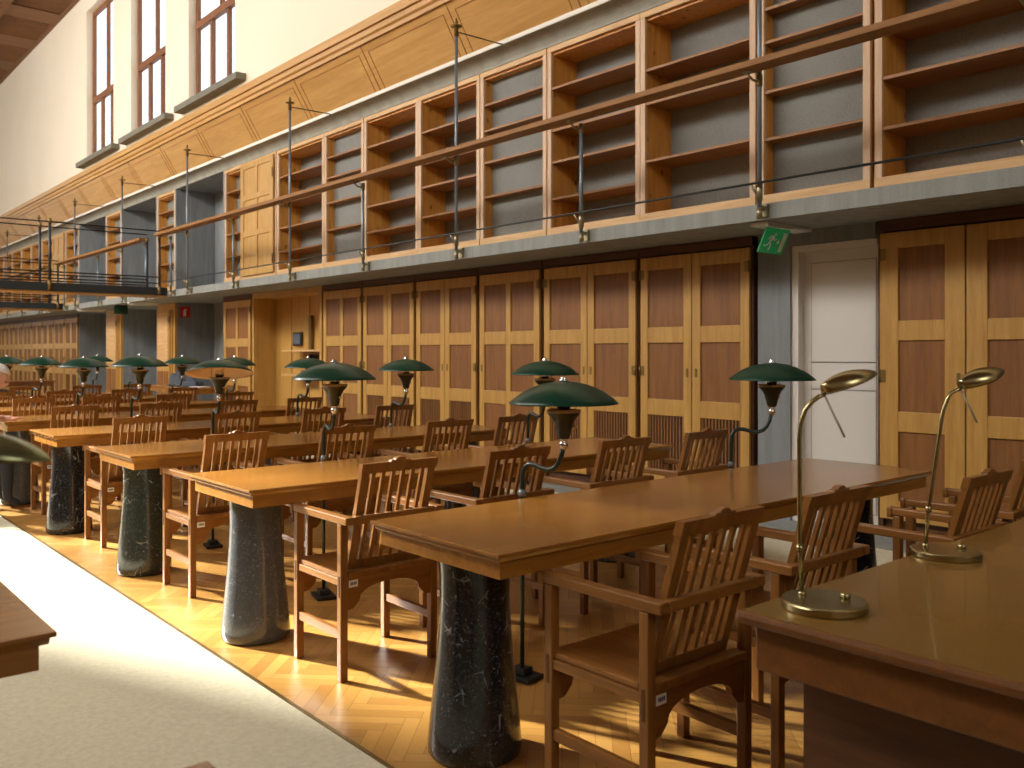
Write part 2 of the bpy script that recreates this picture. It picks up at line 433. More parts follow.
# white door beside the cupboards
d = MB(); d.box(6.62, 6.68, 3.36, 4.04, 0.01, 2.24, M['white_paint'])
for (a, c, z0, z1) in ((3.375, 3.92, 1.32, 2.12), (3.375, 3.92, 1.10, 1.31), (3.375, 3.92, 0.14, 1.09)):
    d.box(6.612, 6.622, a, c, z0, z1, M['white_paint'])
    for g in ((a-0.008, a, z0-0.008, z1+0.008), (c, c+0.008, z0-0.008, z1+0.008), (a, c, z0-0.008, z0), (a, c, z1, z1+0.008)):
        d.box(6.615, 6.623, *g, M['groove'])
o = struct('door_1', d, M['white_paint'])
f = MB(); f.box(6.54, 6.66, 4.0, 4.06, 0.01, 2.27); f.box(6.54, 6.66, 3.33, 4.0, 2.22, 2.27)
f.build('door_frame', M['white_paint'], o)

# ================================================================ LOWER CUPBOARDS
PZ = ((0.293, 0.807), (0.957, 1.483), (1.63, 2.17))
def cupboard_door(y0, y1, cols, parent, slats=True, hinge_side=1, rail=0.09, z0=0.15, z1=2.29, X=XW, PZ=PZ, light_=False, hinges=True):
    """door lying in the plane x = X, from y0 to y1"""
    fr, pn = MB(), MB()
    th = 0.028
    fr.box(X-th, X, y0, y0+rail, z0, z1); fr.box(X-th, X, y1-rail, y1, z0, z1)
    ci = [y0+rail, y1-rail]
    if cols == 2:
        mid = (y0+y1)/2; fr.box(X-th, X, mid-0.04, mid+0.04, z0, z1)
        ci = [y0+rail, mid-0.04, mid+0.04, y1-rail]
    zs = [z0] + [q for p in PZ for q in p] + [z1]
    for a, c in zip(ci[::2], ci[1::2]):
        for q in range(0, len(zs), 2): fr.box(X-th, X, a, c, zs[q], zs[q+1])
        for q, (p0, p1) in enumerate(PZ):
            if q == 0 and slats:
                pn.box(X-0.006, X, a, c, p0, p1, M['dark'])
                n = max(5, int((c-a)/0.034)); st = (c-a)/n
                for s_ in range(n): pn.box(X-0.016, X-0.004, a+st*(s_+0.25), a+st*(s_+0.75), p0, p1, M['panel_z'])
            else: pn.box(X-0.012, X, a, c, p0, p1, M['oak_z' if light_ else 'panel_z'])
    o = fr.build('door', M['oak_z'], parent, bevel=0.004)
    pn.build('door_panels', None, o)
    if hinges:
        hy = y1 if hinge_side > 0 else y0
        for hz in (2.13*z1/2.29, 1.22):
            g = MB(); g.box(X-th-0.006, X-th, hy-0.045 if hinge_side > 0 else hy, hy if hinge_side > 0 else hy+0.045, hz-0.045, hz+0.045); g.tube([(X-th-0.006, hy, hz-0.05), (X-th-0.006, hy, hz+0.05)], 0.008, 8)
            g.build('hinge', M['brass'], o)
        ky = y0+0.045 if hinge_side > 0 else y1-0.045
        g = MB(); g.box(X-th-0.004, X-th, ky-0.012, ky+0.012, 1.17, 1.25); g.build('keyhole_plate', M['brass'], o)
    return o
def cupboard(y0, y1, doors, label, rail=0.09, slats=True, group='tall oak cupboards along the wall'):
    t = thing('cupboard', label, 'cupboard', (XW, (y0+y1)/2, 0), 0, group)
    off = Vector((-XW, -(y0+y1)/2, 0))
    k = MB()
    k.box(XW+0.002, 6.895, y0+0.001, y0+0.04, 0.02, 2.385); k.box(XW+0.002, 6.895, y1-0.04, y1-0.001, 0.02, 2.385)
    k.box(XW-0.02, 6.895, y0+0.001, y1-0.001, 2.305, 2.385); k.box(XW+0.03, 6.895, y0+0.04, y1-0.04, 0.02, 0.14); k.box(XW+0.02, XW+0.06, y0+0.04, y1-0.04, 0.14, 2.31)
    c_ = k.build('carcass', M['dark_wood'], t); c_.location = off
    ds = (y1-y0-0.03)/1.0
    a = y0+0.022
    tot = sum(q[0] for q in doors); av = y1-y0-0.05
    for (wd_, cols, hs) in doors:
        ww = wd_/tot*av
        o = cupboard_door(a+0.003, a+ww-0.003, cols, t, slats=slats and cols == 1, hinge_side=hs, rail=rail); o.location = off
        a += ww+0.003
    return t
cupboard(2.0, 3.30, [(1, 1, -1), (1, 1, 1)], 'oak double cupboard with plain reddish panels beside the white door', rail=0.14, slats=False)
cupboard(0.7, 1.99, [(1, 1, -1), (1, 1, 1)], 'oak double cupboard behind the brass-lamp desk, past the one by the white door', slats=False)
cupboard(4.40, 5.67, [(1, 1, -1), (1, 1, 1)], 'oak double cupboard with slatted vents next to the grey pier and exit sign')
cupboard(5.68, 7.03, [(1, 1, -1), (1, 1, 1)], 'oak double cupboard with slatted vents, second along from the grey pier')
cupboard(7.05, 8.14, [(1, 2, -1)], 'wide single-door oak cupboard with two panel columns, between double cupboards')
cupboard(8.15, 9.43, [(1, 1, -1), (1, 1, 1)], 'oak double cupboard with slatted vents, just past the wide single-door cupboard')
cupboard(9.44, 10.72, [(1, 1, -1), (1, 1, 1)], 'oak double cupboard with vents beside the single-door cupboard of the niche')
cupboard(10.73, 11.85, [(1, 2, -1)], 'single-door oak cupboard with two panel columns next to the open niche')
cupboard(14.32, 15.48, [(1, 2, -1)], 'single-door oak cupboard between the open niche and the grey bay')
yy = BAY1+0.02; q = 0
ords = ['first', 'second', 'third', 'fourth', 'fifth', 'sixth', 'seventh', 'eighth', 'ninth', 'tenth', 'eleventh', 'twelfth']
while yy < 35:
    dd = [(1, 1, -1), (1, 1, 1)] if q % 3 != 1 else [(1, 2, -1)]
    wdt = 1.27 if q % 3 != 1 else 1.08
    cupboard(yy, yy+wdt, dd, 'oak cupboard in the far row past the grey bay, %s from the bay' % ords[q]); yy += wdt+0.01; q += 1

# open niche with shelves, small dark pane and brass strip
t = thing('niche_cabinet', 'open oak-lined niche with two shelves, small dark pane and brass strip', 'niche', (XW, 13.07, 0))
off = Vector((-XW, -13.07, 0))
def P(mb, name, mat, par=t, **kw):
    o = mb.build(name, mat, par, **kw); o.location = off; return o
k = MB(); k.box(6.88, 6.92, 11.88, 14.29, 0.02, 2.385); k.box(XW-0.02, 6.88, 14.22, 14.29, 0.02, 2.385); k.box(XW-0.02, 6.88, 11.88, 11.95, 0.02, 2.385); k.box(XW-0.02, 6.88, 11.95, 14.22, 2.30, 2.385)
k.box(6.866, 6.88, 13.0, 13.04, 0.02, 2.3); k.box(6.866, 6.88, 13.62, 13.67, 0.02, 2.3); k.box(6.866, 6.88, 12.0, 14.2, 1.38, 1.42)
P(k, 'lining', M['oak_z'])
k = MB(); k.box(6.55, 6.87, 11.96, 13.35, 1.405, 1.43); P(k, 'shelf', M['pale_rail'])
k = MB(); k.box(6.55, 6.87, 11.96, 13.35, 1.02, 1.045); P(k, 'shelf', M['pale_rail'])
k = MB(); k.box(6.84, 6.88, 12.0, 12.95, 1.10, 1.36); P(k, 'open_compartment', M['dark'])  # dark slab painted as the shade of an opening below the shelf
k = MB(); k.box(6.84, 6.865, 13.22, 13.52, 1.50, 1.72, M['iron']); k.box(6.83, 6.84, 13.25, 13.49, 1.53, 1.69, M['cloth']); P(k, 'small_pane', None)
k = MB(); k.box(6.82, 6.865, 12.86, 12.94, 1.44, 1.98); P(k, 'brass_strip', M['brass'])
# timber piers in the grey bay
for (a, c, lb) in ((17.93, 18.96, 'timber-clad pier with pale panel in the grey bay, next to the red sign'), (21.33, 22.45, 'timber-clad pier with pale panel in the grey bay, beside the far cupboards')):
    t = thing('timber_pier', lb, 'pier', (XW, (a+c)/2, 0)); off = Vector((-XW, -(a+c)/2, 0))
    k = MB(); k.box(XW, XW+0.05, a, c, 0.01, 2.385); P(k, 'pier_casing', M['oak_z'], t)
    k = MB(); k.box(XW-0.02, XW, a+0.36, c-0.06, 1.12, 2.2); P(k, 'pale_panel', M['pale_rail'], t, bevel=0.006)
    k = MB(); k.box(XW-0.015, XW, a+0.36, (a+c)/2+0.10, 0.2, 1.0); k.box(XW-0.015, XW, (a+c)/2+0.18, c-0.06, 0.2, 1.0); P(k, 'lower_panels', M['panel_z'], t)
    k = MB(); k.box(XW-0.035, XW, a+0.22, a+0.27, 0.2, 2.25); k.box(XW-0.03, XW, a+0.10, a+0.14, 0.2, 2.25); P(k, 'door_edge_strips', M['oak_z'], t)
    k = MB(); k.box(XW-0.05, XW-0.035, a+0.2, a+0.29, 2.0, 2.12); P(k, 'hinge', M['brass'], t)
w = MB()
for (a, c) in ((17.93, 18.96), (21.33, 22.45)):
    w.box(XW+0.052, 7.3, a, c, 0.009, 2.389); w.box(6.74, 7.3, a-0.06, c+0.06, 2.511, 4.659); w.box(6.5, 6.74, a-0.06, a-0.001, 2.511, 4.659); w.box(6.5, 6.74, c+0.001, c+0.06, 2.511, 4.659)
struct('wall_bay_piers', w, M['concrete'])
struct('wall_bay_side', MB().box(6.5, 7.3, BAY1-0.06, BAY1, 0, 4.66).box(6.5, 7.3, BAY0-0.02, BAY0+0.04, 0, 4.66), M['concrete'])

# ================================================================ GALLERY BOOKCASES
ZB, ZT = 2.51, 4.655
def bookcase(y0, y1, depth, shelves, label, light_back=False, door=None):
    t = thing('bookcase', label, 'bookcase', (XW, (y0+y1)/2, ZB), 0, 'empty oak bookcases along the gallery'); off = Vector((-XW, -(y0+y1)/2, -ZB))
    s = 0.062
    def Q(mb, name, mat, **kw):
        o = mb.build(name, mat, t, **kw); o.location = off; return o
    for a_, b_ in ((y0+0.002, y0+s), (y1-s, y1-0.002)):
        k = MB(); k.box(XW, XW+0.035, a_, b_, 2.70, ZT-0.05); Q(k, 'front_stile', M['pale_stile'], bevel=0.004)
    k = MB(); k.box(XW-0.004, XW+0.035, y0+0.002, y1-0.002, ZB, 2.72); Q(k, 'base_rail', M['pale_rail'])
    k = MB(); k.box(XW-0.004, XW+0.035, y0+0.002, y1-0.002, ZT-0.06, ZT-0.002); Q(k, 'top_rail', M['pale_rail'], bevel=0.004)
    k = MB(); k.box(XW+0.035, XW+depth, y0+0.003, y0+0.03, ZB, ZT-0.06); k.box(XW+0.035, XW+depth, y1-0.03-(0.025), y1-0.003, ZB, ZT-0.06)
    k.box(XW+0.035, XW+depth, y0+0.03, y1-0.055, ZB+0.1, 2.715); k.box(XW+0.035, XW+depth, y0+0.03, y1-0.055, ZT-0.085, ZT-0.06)
    Q(k, 'side_panels', M['pine'])
    k = MB(); k.box(XW+depth, XW+depth+0.02, y0+0.003, y1-0.003, ZB, ZT-0.06); Q(k, 'back_panel', M['linen'])
    for z in shelves:
        k = MB(); k.box(XW+0.012, XW+depth-0.002, y0+0.031, y1-0.056, z-0.024, z); Q(k, 'shelf', M['pine_shelf'])
    return t
deep = [3.04, 3.43, 3.77, 4.22]; shal = [3.21, 3.61, 3.98, 4.28]
bookcase(1.95, 3.33, 0.395, [3.10, 3.48, 3.86, 4.24], 'deep empty bookcase on gallery above the cupboard beside the white door')
bookcase(3.36, 4.36, 0.15, [2.98+0.22, 3.60, 4.02, 4.3], 'shallow empty bookcase with pale grey back above the white door')
bookcase(4.38, 5.67, 0.395, [3.23, 3.78, 4.10], 'deep bookcase with three shelves on gallery, beside the one above the door')
bookcase(5.67, 6.98, 0.395, deep, 'deep bookcase with four shelves on gallery, sharing stile with the three-shelf one')
bookcase(6.99, 8.13, 0.14, shal, 'shallow grey-backed bookcase between two pairs of deep gallery bookcases')
bookcase(8.14, 9.40, 0.395, [3.12, 3.50, 3.80, 4.20], 'deep gallery bookcase crossed by the tall post, past the shallow one')
bookcase(9.40, 10.72, 0.395, [3.06, 3.42, 3.85, 4.24], 'deep gallery bookcase sharing a stile, next to the second shallow bookcase')
bookcase(10.73, 11.84, 0.14, shal, 'shallow grey-backed gallery bookcase, third shallow one counted from the exit sign')
bookcase(11.85, 13.40, 0.395, [3.02, 3.40, 3.80, 4.22], 'deep gallery bookcase next to the one closed by a panelled door')
tb = bookcase(13.42, 15.48, 0.2, [3.1, 3.5, 3.9, 4.25], 'gallery bookcase half closed by a pale panelled door beside the grey bay')
o = cupboard_door(13.47, 14.72, 2, tb, slats=False, rail=0.12, z0=2.70, z1=4.62, X=XW-0.01, PZ=((2.83, 3.36), (3.46, 3.98), (4.08, 4.52)), light_=True, hinges=False); o.location = (-XW, -(13.42+15.48)/2, -ZB)
k = MB(); k.box(XW-0.05, XW-0.03, 13.46, 13.5, 4.25, 4.4); k.box(XW-0.05, XW-0.03, 13.46, 13.5, 2.85, 3.0)
k.build('hinge', M['brass'], o)
bookcase(17.93, 18.96, 0.2, shal, 'narrow bookcase standing alone in the grey bay, above the red sign pier')
bookcase(21.33, 22.45, 0.2, shal, 'narrow bookcase standing alone in the grey bay, above the far pier')
bookcase(24.78, 26.05, 0.2, deep, 'open gallery bookcase at the far edge of the grey bay')
tb = bookcase(26.06, 27.3, 0.2, deep, 'gallery bookcase closed by a pale door in the far row')
o = cupboard_door(26.1, 27.25, 2, tb, slats=False, rail=0.12, z0=2.70, z1=4.62, X=XW-0.01, PZ=((2.83, 3.36), (3.46, 3.98), (4.08, 4.52)), light_=True, hinges=False); o.location = (-XW, -(26.06+27.3)/2, -ZB)
yy = 27.32
for q in range(7):
    bookcase(yy, yy+1.27, 0.31, deep, 'deep empty bookcase in the far gallery row, %s past the closed door' % ords[q]); yy += 1.28

# ================================================================ GALLERY RAILING
XP = 5.69
def post(par, y, tall):
    top = 4.80 if tall else 3.42
    p = MB().tube([(XP, y, 2.40), (XP, y, top)], 0.0165, 12).build('post', M['steel'], par)
    k = MB(); k.tube([(XP, y, 2.52), (XP, y, 2.66)], 0.024, 12); k.tube([(XP, y, 2.385), (XP, y, 2.47)], 0.022, 12)
    k.box(XP, XF+0.005, y-0.016, y+0.016, 2.455, 2.485); k.box(XP+0.05, XF+0.004, y-0.03, y+0.03, 2.405, 2.50)
    k.tube([(XP, y, 2.56), (XP-0.03, y+0.03, 2.60), (XP-0.045, y+0.045, 2.64)], 0.010, 8)
    k.build('clamp', M['bronze_edge'], p)
    k = MB(); k.tube([(XP, y, 3.37), (XP, y, 3.455)], 0.024, 12); k.tube([(XP, y, 3.40), (XP-0.06, y+0.02, 3.41), (XP-0.10, y+0.03, 3.44), (XP-0.10, y+0.03, 3.465)], 0.009, 8); k.lathe([(0.0, 3.458), (0.04, 3.458), (0.04, 3.465), (0, 3.465)], 12, (XP-0.10, y+0.03))
    k.build('board_bracket', M['bronze_edge'], p)
    if tall:
        k = MB(); k.lathe([(0, 4.74), (0.024, 4.74), (0.022, 4.83), (0.03, 4.835), (0.062, 4.842), (0.062, 4.852), (0.03, 4.858), (0.012, 4.865), (0.016, 4.885), (0.026, 4.892), (0.012, 4.90), (0.008, 4.93), (0, 4.93)], 16, (XP, y))
        k.build('finial', M['brass'], p)
        MB().tube([(XP, y, 4.79), (6.33, y, 4.80)], 0.0075, 8).build('tie_rod', M['rail'], p)
def railing(y0, y1, talls, shorts, label, board=True):
    t = thing('gallery_railing', label, 'railing', (XP, y0, 2.4)); off = Vector((-XP, -y0, -2.4))
    n0 = len(t.children)
    for y in talls: post(t, y, True)
    for y in shorts: post(t, y, False)
    MB().tube([(XP-0.05, y0, 2.645), (XP-0.05, y1, 2.645)], 0.0095, 8).build('foot_rail', M['rail'], t)
    MB().box(5.49, 5.655, y0, y1, 3.465, 3.512).build('handrail_board', M['board'], t, bevel=0.005)
    for c_ in t.children: c_.location = off
railing(0.2, 16.2, [3.80, 7.52, 11.33, 15.12], [1.95, 5.66, 9.40, 13.22, 15.9], 'long gallery railing with broad oak handrail board over the cupboards')
railing(16.97, 23.13, [18.6, 22.0], [17.2, 20.2, 22.9], 'short gallery railing with oak board between the two footbridges')
railing(24.03, 36.0, [25.3, 29.0, 33.0], [24.2, 27.2, 31.0, 34.8], 'far gallery railing with oak board beyond the second footbridge')

# ---- footbridges across the hall
def bridge(y0, y1, label, step=1.9, x_end=XF):
    t = thing('footbridge', label, 'footbridge', (x_end, y0, 2.4)); off = Vector((-x_end, -y0, -2.4))
    for y in (y0, y1-0.03):
        k = MB(); k.box(XL+0.6, x_end-0.002, y, y+0.03, 2.42, 2.56); k.build('steel_beam', M['beam'], t)
    k = MB(); k.box(XL+0.6, x_end-0.002, y0+0.031, y1-0.031, 2.40, 2.45); k.build('timber_deck', M['oak_x'], t)
    for y in (y0-0.02, y1+0.02):
        xs = []; x_ = 3.82
        while x_ > XL+0.7: xs.append(x_); x_ -= step
        for x_ in [5.62]+xs:
            tp = 3.60 if x_ < 5 else 3.48
            p = MB().tube([(x_, y, 2.42), (x_, y, tp)], 0.022, 10).build('railing_post', M['beam'], t)
            k = MB(); k.tube([(x_, y, 2.44), (x_, y, 2.60)], 0.031, 10); k.tube([(x_, y, tp-0.05), (x_, y, tp+0.03)], 0.030, 10); k.build('collar', M['brass'], p)
        for z in (3.57, 2.74, 2.63):
            MB().tube([(XL+0.6, y, z), (5.62, y, z)], 0.011, 8).build('rail', M['iron'], t)
    for c_ in t.children: c_.location = off
bridge(16.29, 16.9, 'dark steel footbridge with thin rails crossing nearer the tables')
bridge(23.2, 23.95, 'dark steel footbridge with thin rails crossing further down the hall')

# ---- fittings under the gallery
t = thing('exit_sign', 'green running-man exit sign hanging from pale plate under the gallery', 'sign', (6.1, 3.9, 2.389))
t.scale = (1.5, 1.25, 1.2)
k = MB(); k.box(-0.17, 0.25, -0.055, 0.075, -0.022, -0.001); k.tube([(-0.18, -0.06, -0.03), (-0.10, -0.075, -0.035), (0.0, -0.07, -0.03), (0.06, -0.05, -0.022)], 0.007, 8); k.build('mounting_plate', M['white'], t, bevel=0.004)
sm = Matrix.Translation((-0.135, -0.02, -0.03)) @ Matrix.Rotation(math.radians(24), 4, 'X')
k = MB(); k.box(0, 0.215, -0.004, 0.004, -0.165, 0.0, None, sm); k.build('sign_panel', M['sign_green'], t)
k = MB()
def sq(x0, z0, x1, z1, w_=0.011):
    a, c_ = Vector((x0, -0.0055, -z0)), Vector((x1, -0.0055, -z1)); d_ = (c_-a); n_ = Vector((d_.z, 0, -d_.x)).normalized()*w_/2
    k.bm.faces.new([k.bm.verts.new(sm @ p) for p in (a-n_, c_-n_, c_+n_, a+n_)])
k.lathe([(0, 0), (0.010, 0), (0.010, 0.001), (0, 0.001)], 12)
bmesh.ops.transform(k.bm, matrix=sm @ Matrix.Translation((0.098, -0.0055, -0.035)) @ Matrix.Rotation(PI/2, 4, 'X'), verts=k.bm.verts[:])
sq(0.09, 0.05, 0.068, 0.09, 0.02); sq(0.088, 0.05, 0.062, 0.055); sq(0.062, 0.055, 0.05, 0.075); sq(0.092, 0.056, 0.104, 0.08, 0.009); sq(0.104, 0.08, 0.118, 0.066, 0.009)
sq(0.07, 0.088, 0.085, 0.115); sq(0.085, 0.115, 0.078, 0.145); sq(0.068, 0.09, 0.052, 0.115); sq(0.052, 0.115, 0.025, 0.118)
sq(0.125, 0.085, 0.148, 0.085, 0.010); sq(0.138, 0.068, 0.152, 0.085, 0.009); sq(0.138, 0.102, 0.152, 0.085, 0.009)
sq(0.182, 0.02, 0.182, 0.15, 0.034)
k.build('running_man_pictogram', M['white'], t)
for y, lb in ((18.4, 'pale fluorescent tube under the gallery by the bay pier with red sign'), (22.0, 'pale fluorescent tube under the gallery by the far bay pier')):
    t = thing('tube_light', lb, 'light', (6.05, y, 2.39))
    MB().box(-0.31, 0.31, -0.03, 0.03, -0.03, -0.001).build('housing', M['white'], t); MB().tube([(-0.29, 0, -0.045), (0.29, 0, -0.045)], 0.014).build('tube', M['tube'], t)
t = thing('exit_sign', 'small dark green exit sign seen edge-on under the gallery in grey bay', 'sign', (6.0, 19.7, 2.39))
MB().box(-0.12, 0.12, -0.05, 0.05, -0.03, -0.001).build('mounting_plate', M['iron'], t); MB().box(-0.14, 0.14, -0.012, 0.012, -0.19, -0.03).build('sign_panel', plain('dark_sign_green', (16, 60, 40), 0.5), t)
t = thing('fire_sign', 'small red square fire sign on the concrete side of bay pier', 'sign', (6.70, 17.928, 2.2))
MB().box(-0.11, 0.11, -0.006, 0, -0.11, 0.11).build('sign_plate', M['sign_red'], t)
k = MB(); k.box(-0.035, 0.02, -0.009, -0.006, -0.08, 0.04); k.box(-0.015, 0.0, -0.009, -0.006, 0.04, 0.065); k.box(0.0, 0.045, -0.009, -0.006, 0.05, 0.06); k.build('extinguisher_pictogram', M['white'], t)

# ================================================================ READING TABLES
TZ = 0.78; TX0, TX1 = 1.735, 4.70; TW = 0.74; YT = 2.08; PITCH = 1.69
ends = 'first second third fourth fifth sixth seventh eighth'.split()
def table_top(L, Wd):
    k = MB(); k.box(0, L, 0, Wd, TZ-0.012, TZ)
    k.prism([(0.003, TZ-0.012), (0.018, TZ-0.030), (Wd-0.018, TZ-0.030), (Wd-0.003, TZ-0.012)], 'x', 0.012, L-0.012)
    return k
def make_table(label, mat_col):
    L = TX1-TX0
    t = thing('reading_table', label, 'table', (TX0, 0, 0), 0, 'long reading tables on marble columns')
    k = table_top(L, TW); k.build('tabletop', M['table_x'], t, bevel=0.003)
    k = MB(); a = 0.03
    k.box(a, L-a, a, a+0.03, 0.693, 0.7495); k.box(a, L-a, TW-a-0.03, TW-a, 0.693, 0.7495); k.box(a, a+0.03, a+0.03, TW-a-0.03, 0.693, 0.7495); k.box(L-a-0.03, L-a, a+0.03, TW-a-0.03, 0.693, 0.7495)
    k.box(a+0.03, L-a-0.03, a+0.03, TW-a-0.03, 0.72, 0.7495)
    k.build('apron', M['table_x'], t)
    prof = [(0, 0.002), (0.155, 0.002), (0.163, 0.012), (0.165, 0.04), (0.158, 0.12), (0.147, 0.22), (0.136, 0.34), (0.127, 0.46), (0.123, 0.56), (0.125, 0.64), (0.133, 0.70), (0.137, 0.7195), (0, 0.7195)]
    for x_ in (0.20, L-0.20):
        c = MB().lathe(prof, 40).build('pedestal', mat_col, t); c.location = (x_, TW/2, 0)
    return t
mats_ = [M['marble'], M['marble_grey'], M['marble_mid'], M['marble'], M['marble_grey'], M['marble_mid'], M['marble'], M['marble_grey']]
tlabels = ['long oak reading table on black marble columns, next to the brass-lamp desk'] + ['long oak reading table on marble columns, %s row from the brass-lamp desk' % q for q in ends[1:]]
tables = []
protos = {}
for n_ in range(8):
    key = mats_[n_].name
    if key not in protos: o = make_table(tlabels[n_], mats_[n_]); protos[key] = o
    else: o = copy_tree(protos[key]); o['label'] = tlabels[n_]
    o.location = ((1.735, 1.697, 1.718, 1.705, 1.71, 1.71, 1.71, 1.71)[n_], YT+PITCH*n_, 0); tables.append(o)
# the table across the aisle, only its corner in view
o = copy_tree(protos[M['marble'].name]); o['label'] = 'reading table across the carpeted aisle, only its corner showing'; o['group'] = 'reading tables across the aisle'
o.location = (0.52-(TX1-TX0), 2.15, 0)
o = copy_tree(o); o['label'] = 'reading table across the aisle nearest the camera, a sliver of corner showing'; o.location = (0.53-(TX1-TX0), 1.325-TW, 0)

# ================================================================ ARMCHAIRS
def make_chair(label):
    t = thing('armchair', label, 'chair', (0, 0, 0), 0, 'slatted oak armchairs at the reading tables')
    hx, hy, s = 0.25, 0.235, 0.035; ry = hy-0.042
    for sx in (-1, 1):
        for sy in (-1, 1):
            x_, y_ = sx*(hx-s/2), (hy-s/2 if sy > 0 else -ry+s/2)
            k = MB(); k.box(x_-s/2, x_+s/2, y_-s/2, y_+s/2, 0.002, 0.670)
            l = k.build('leg', M['chair_z'], t, bevel=0.004)
            k = MB(); xo = x_+sx*(s/2); k.box(min(xo, xo+sx*0.0015), max(xo, xo+sx*0.0015), y_-0.006, y_+0.006, 0.36, 0.45); k.build('joint_inlay', M['dark_wood'], l)
    for sx in (-1, 1):
        k = MB(); x_ = sx*(hx-s/2)
        k.box(x_-0.021, x_+0.021, -hy-0.006, hy+0.02, 0.671, 0.704)
        k.box(x_-0.026, x_+0.026, hy+0.0, hy+0.024, 0.660, 0.706)
        k.build('armrest', M['chair_y'], t, bevel=0.005)
        k = MB(); k.box(x_-0.011, x_+0.011, -ry+s, hy-s, 0.180, 0.218); k.build('stretcher', M['chair_y'], t, bevel=0.003)
        k = MB(); k.box(x_-0.012, x_+0.012, -ry+s, hy-s, 0.405, 0.436); k.build('seat_rail', M['chair_y'], t, bevel=0.003)
    k = MB(); k.box(-hx+0.040, hx-0.040, -hy-0.004, -hy+0.026, 0.669, 0.704); k.build('rear_rail', M['chair_x'], t, bevel=0.005)
    k = MB(); k.box(-hx+0.012, hx-0.012, -ry+0.045, hy-0.005, 0.437, 0.457); k.box(-hx+s+0.001, hx-s-0.001, -ry-0.006, -ry+0.045, 0.437, 0.464); k.build('seat', M['chair_y'], t, bevel=0.005)
    for sy in (-1, 1):
        y_ = hy-0.018 if sy > 0 else -ry+0.018; w_ = hx-s
        pts = [(-w_, 0.436), (w_, 0.436), (w_, 0.30), (w_-0.03, 0.305), (w_-0.05, 0.325)]
        for q in range(0, 13):
            a = q/12*PI; pts.append((math.cos(a)*(w_-0.06), 0.335+0.062*math.sin(a)**0.8))
        pts += [(-w_+0.05, 0.325), (-w_+0.03, 0.305), (-w_, 0.30)]
        MB().prism(pts, 'y', y_-0.011, y_+0.011).build('apron', M['chair_x'], t)
    # leaning slatted back
    def bp(z): return -0.126 - (z-0.46)*0.29
    k = MB(); bw = 0.190
    for x_, w_ in [(-bw+0.02, 0.038), (bw-0.02, 0.038)]:
        k.prism([(bp(0.458)-0.012, 0.458), (bp(0.458)+0.014, 0.458), (bp(0.90)+0.012, 0.90), (bp(0.90)-0.012, 0.90)], 'x', x_-w_/2, x_+w_/2)
    for q in range(6):
        x_ = -bw+0.039+(q+0.5)*(2*bw-0.078)/6
        k.prism([(bp(0.49)-0.007, 0.49), (bp(0.49)+0.007, 0.49), (bp(0.90)+0.007, 0.90), (bp(0.90)-0.007, 0.90)], 'x', x_-0.0085, x_+0.0085)
    k.prism([(bp(0.465)-0.013, 0.462), (bp(0.465)+0.013, 0.462), (bp(0.50)+0.013, 0.50), (bp(0.50)-0.013, 0.50)], 'x', -bw+0.039, bw-0.039)
    k.prism([(bp(0.885)-0.015, 0.885), (bp(0.885)+0.015, 0.885), (bp(0.93)+0.015, 0.928), (bp(0.93)-0.015, 0.928)], 'x', -bw-0.004, bw+0.004)
    bk = k.build('backrest', M['chair_z'], t)
    # carved crest
    yb = bp(0.93); pts = []
    pts = [(-0.060, 0.927), (-0.058, 0.934), (-0.044, 0.939), (-0.036, 0.934), (-0.028, 0.943), (-0.012, 0.950), (0.012, 0.950), (0.028, 0.943), (0.036, 0.934), (0.044, 0.939), (0.058, 0.934), (0.060, 0.927)]
    pts = [(u*0.85, 0.927+(v_-0.927)*0.85) for u, v_ in pts]
    MB().prism(pts, 'y', yb-0.013, yb+0.013).build('crest', M['chair_x'], bk, bevel=0.002)
    k = MB(); k.box(-hx+s+0.006, -hx+s+0.050, -ry+0.0045, -ry+0.0065, 0.396, 0.426); tg = k.build('number_tag', M['paper'], t)
    k = MB()
    for q in range(4): x_ = -hx+s+0.014+q*0.008; k.box(x_, x_+0.005, -ry+0.0035, -ry+0.0047, 0.406, 0.418)
    k.build('tag_print', M['ink'], tg)
    return t
cx = [[(2.158, 0), (2.815, 0), (3.655, -0.16), (4.40, -0.09)]]
base = [2.172, 2.875, 3.645, 4.335]
pl = ['closest to the aisle', 'second from the aisle', 'third from the aisle', 'furthest from the aisle']
chair0 = None; first_chair = True
for n_ in range(8):
    for q in range(4):
        if n_ == 0: x_, dy = cx[0][q]
        else: x_, dy = base[q]+random.uniform(-0.03, 0.03), -abs(random.gauss(0, 0.015))
        lb = 'slatted oak armchair at the %s table from the brass-lamp desk, %s' % (ends[n_], pl[q])
        if chair0 is None: o = chair0 = make_chair(lb)
        else: o = copy_tree(chair0); o['label'] = lb
        o.location = (x_, YT+PITCH*n_-0.252+dy, 0); o.rotation_euler = (0, 0, random.uniform(-0.02, 0.02) if q or n_ > 1 else 0.0)

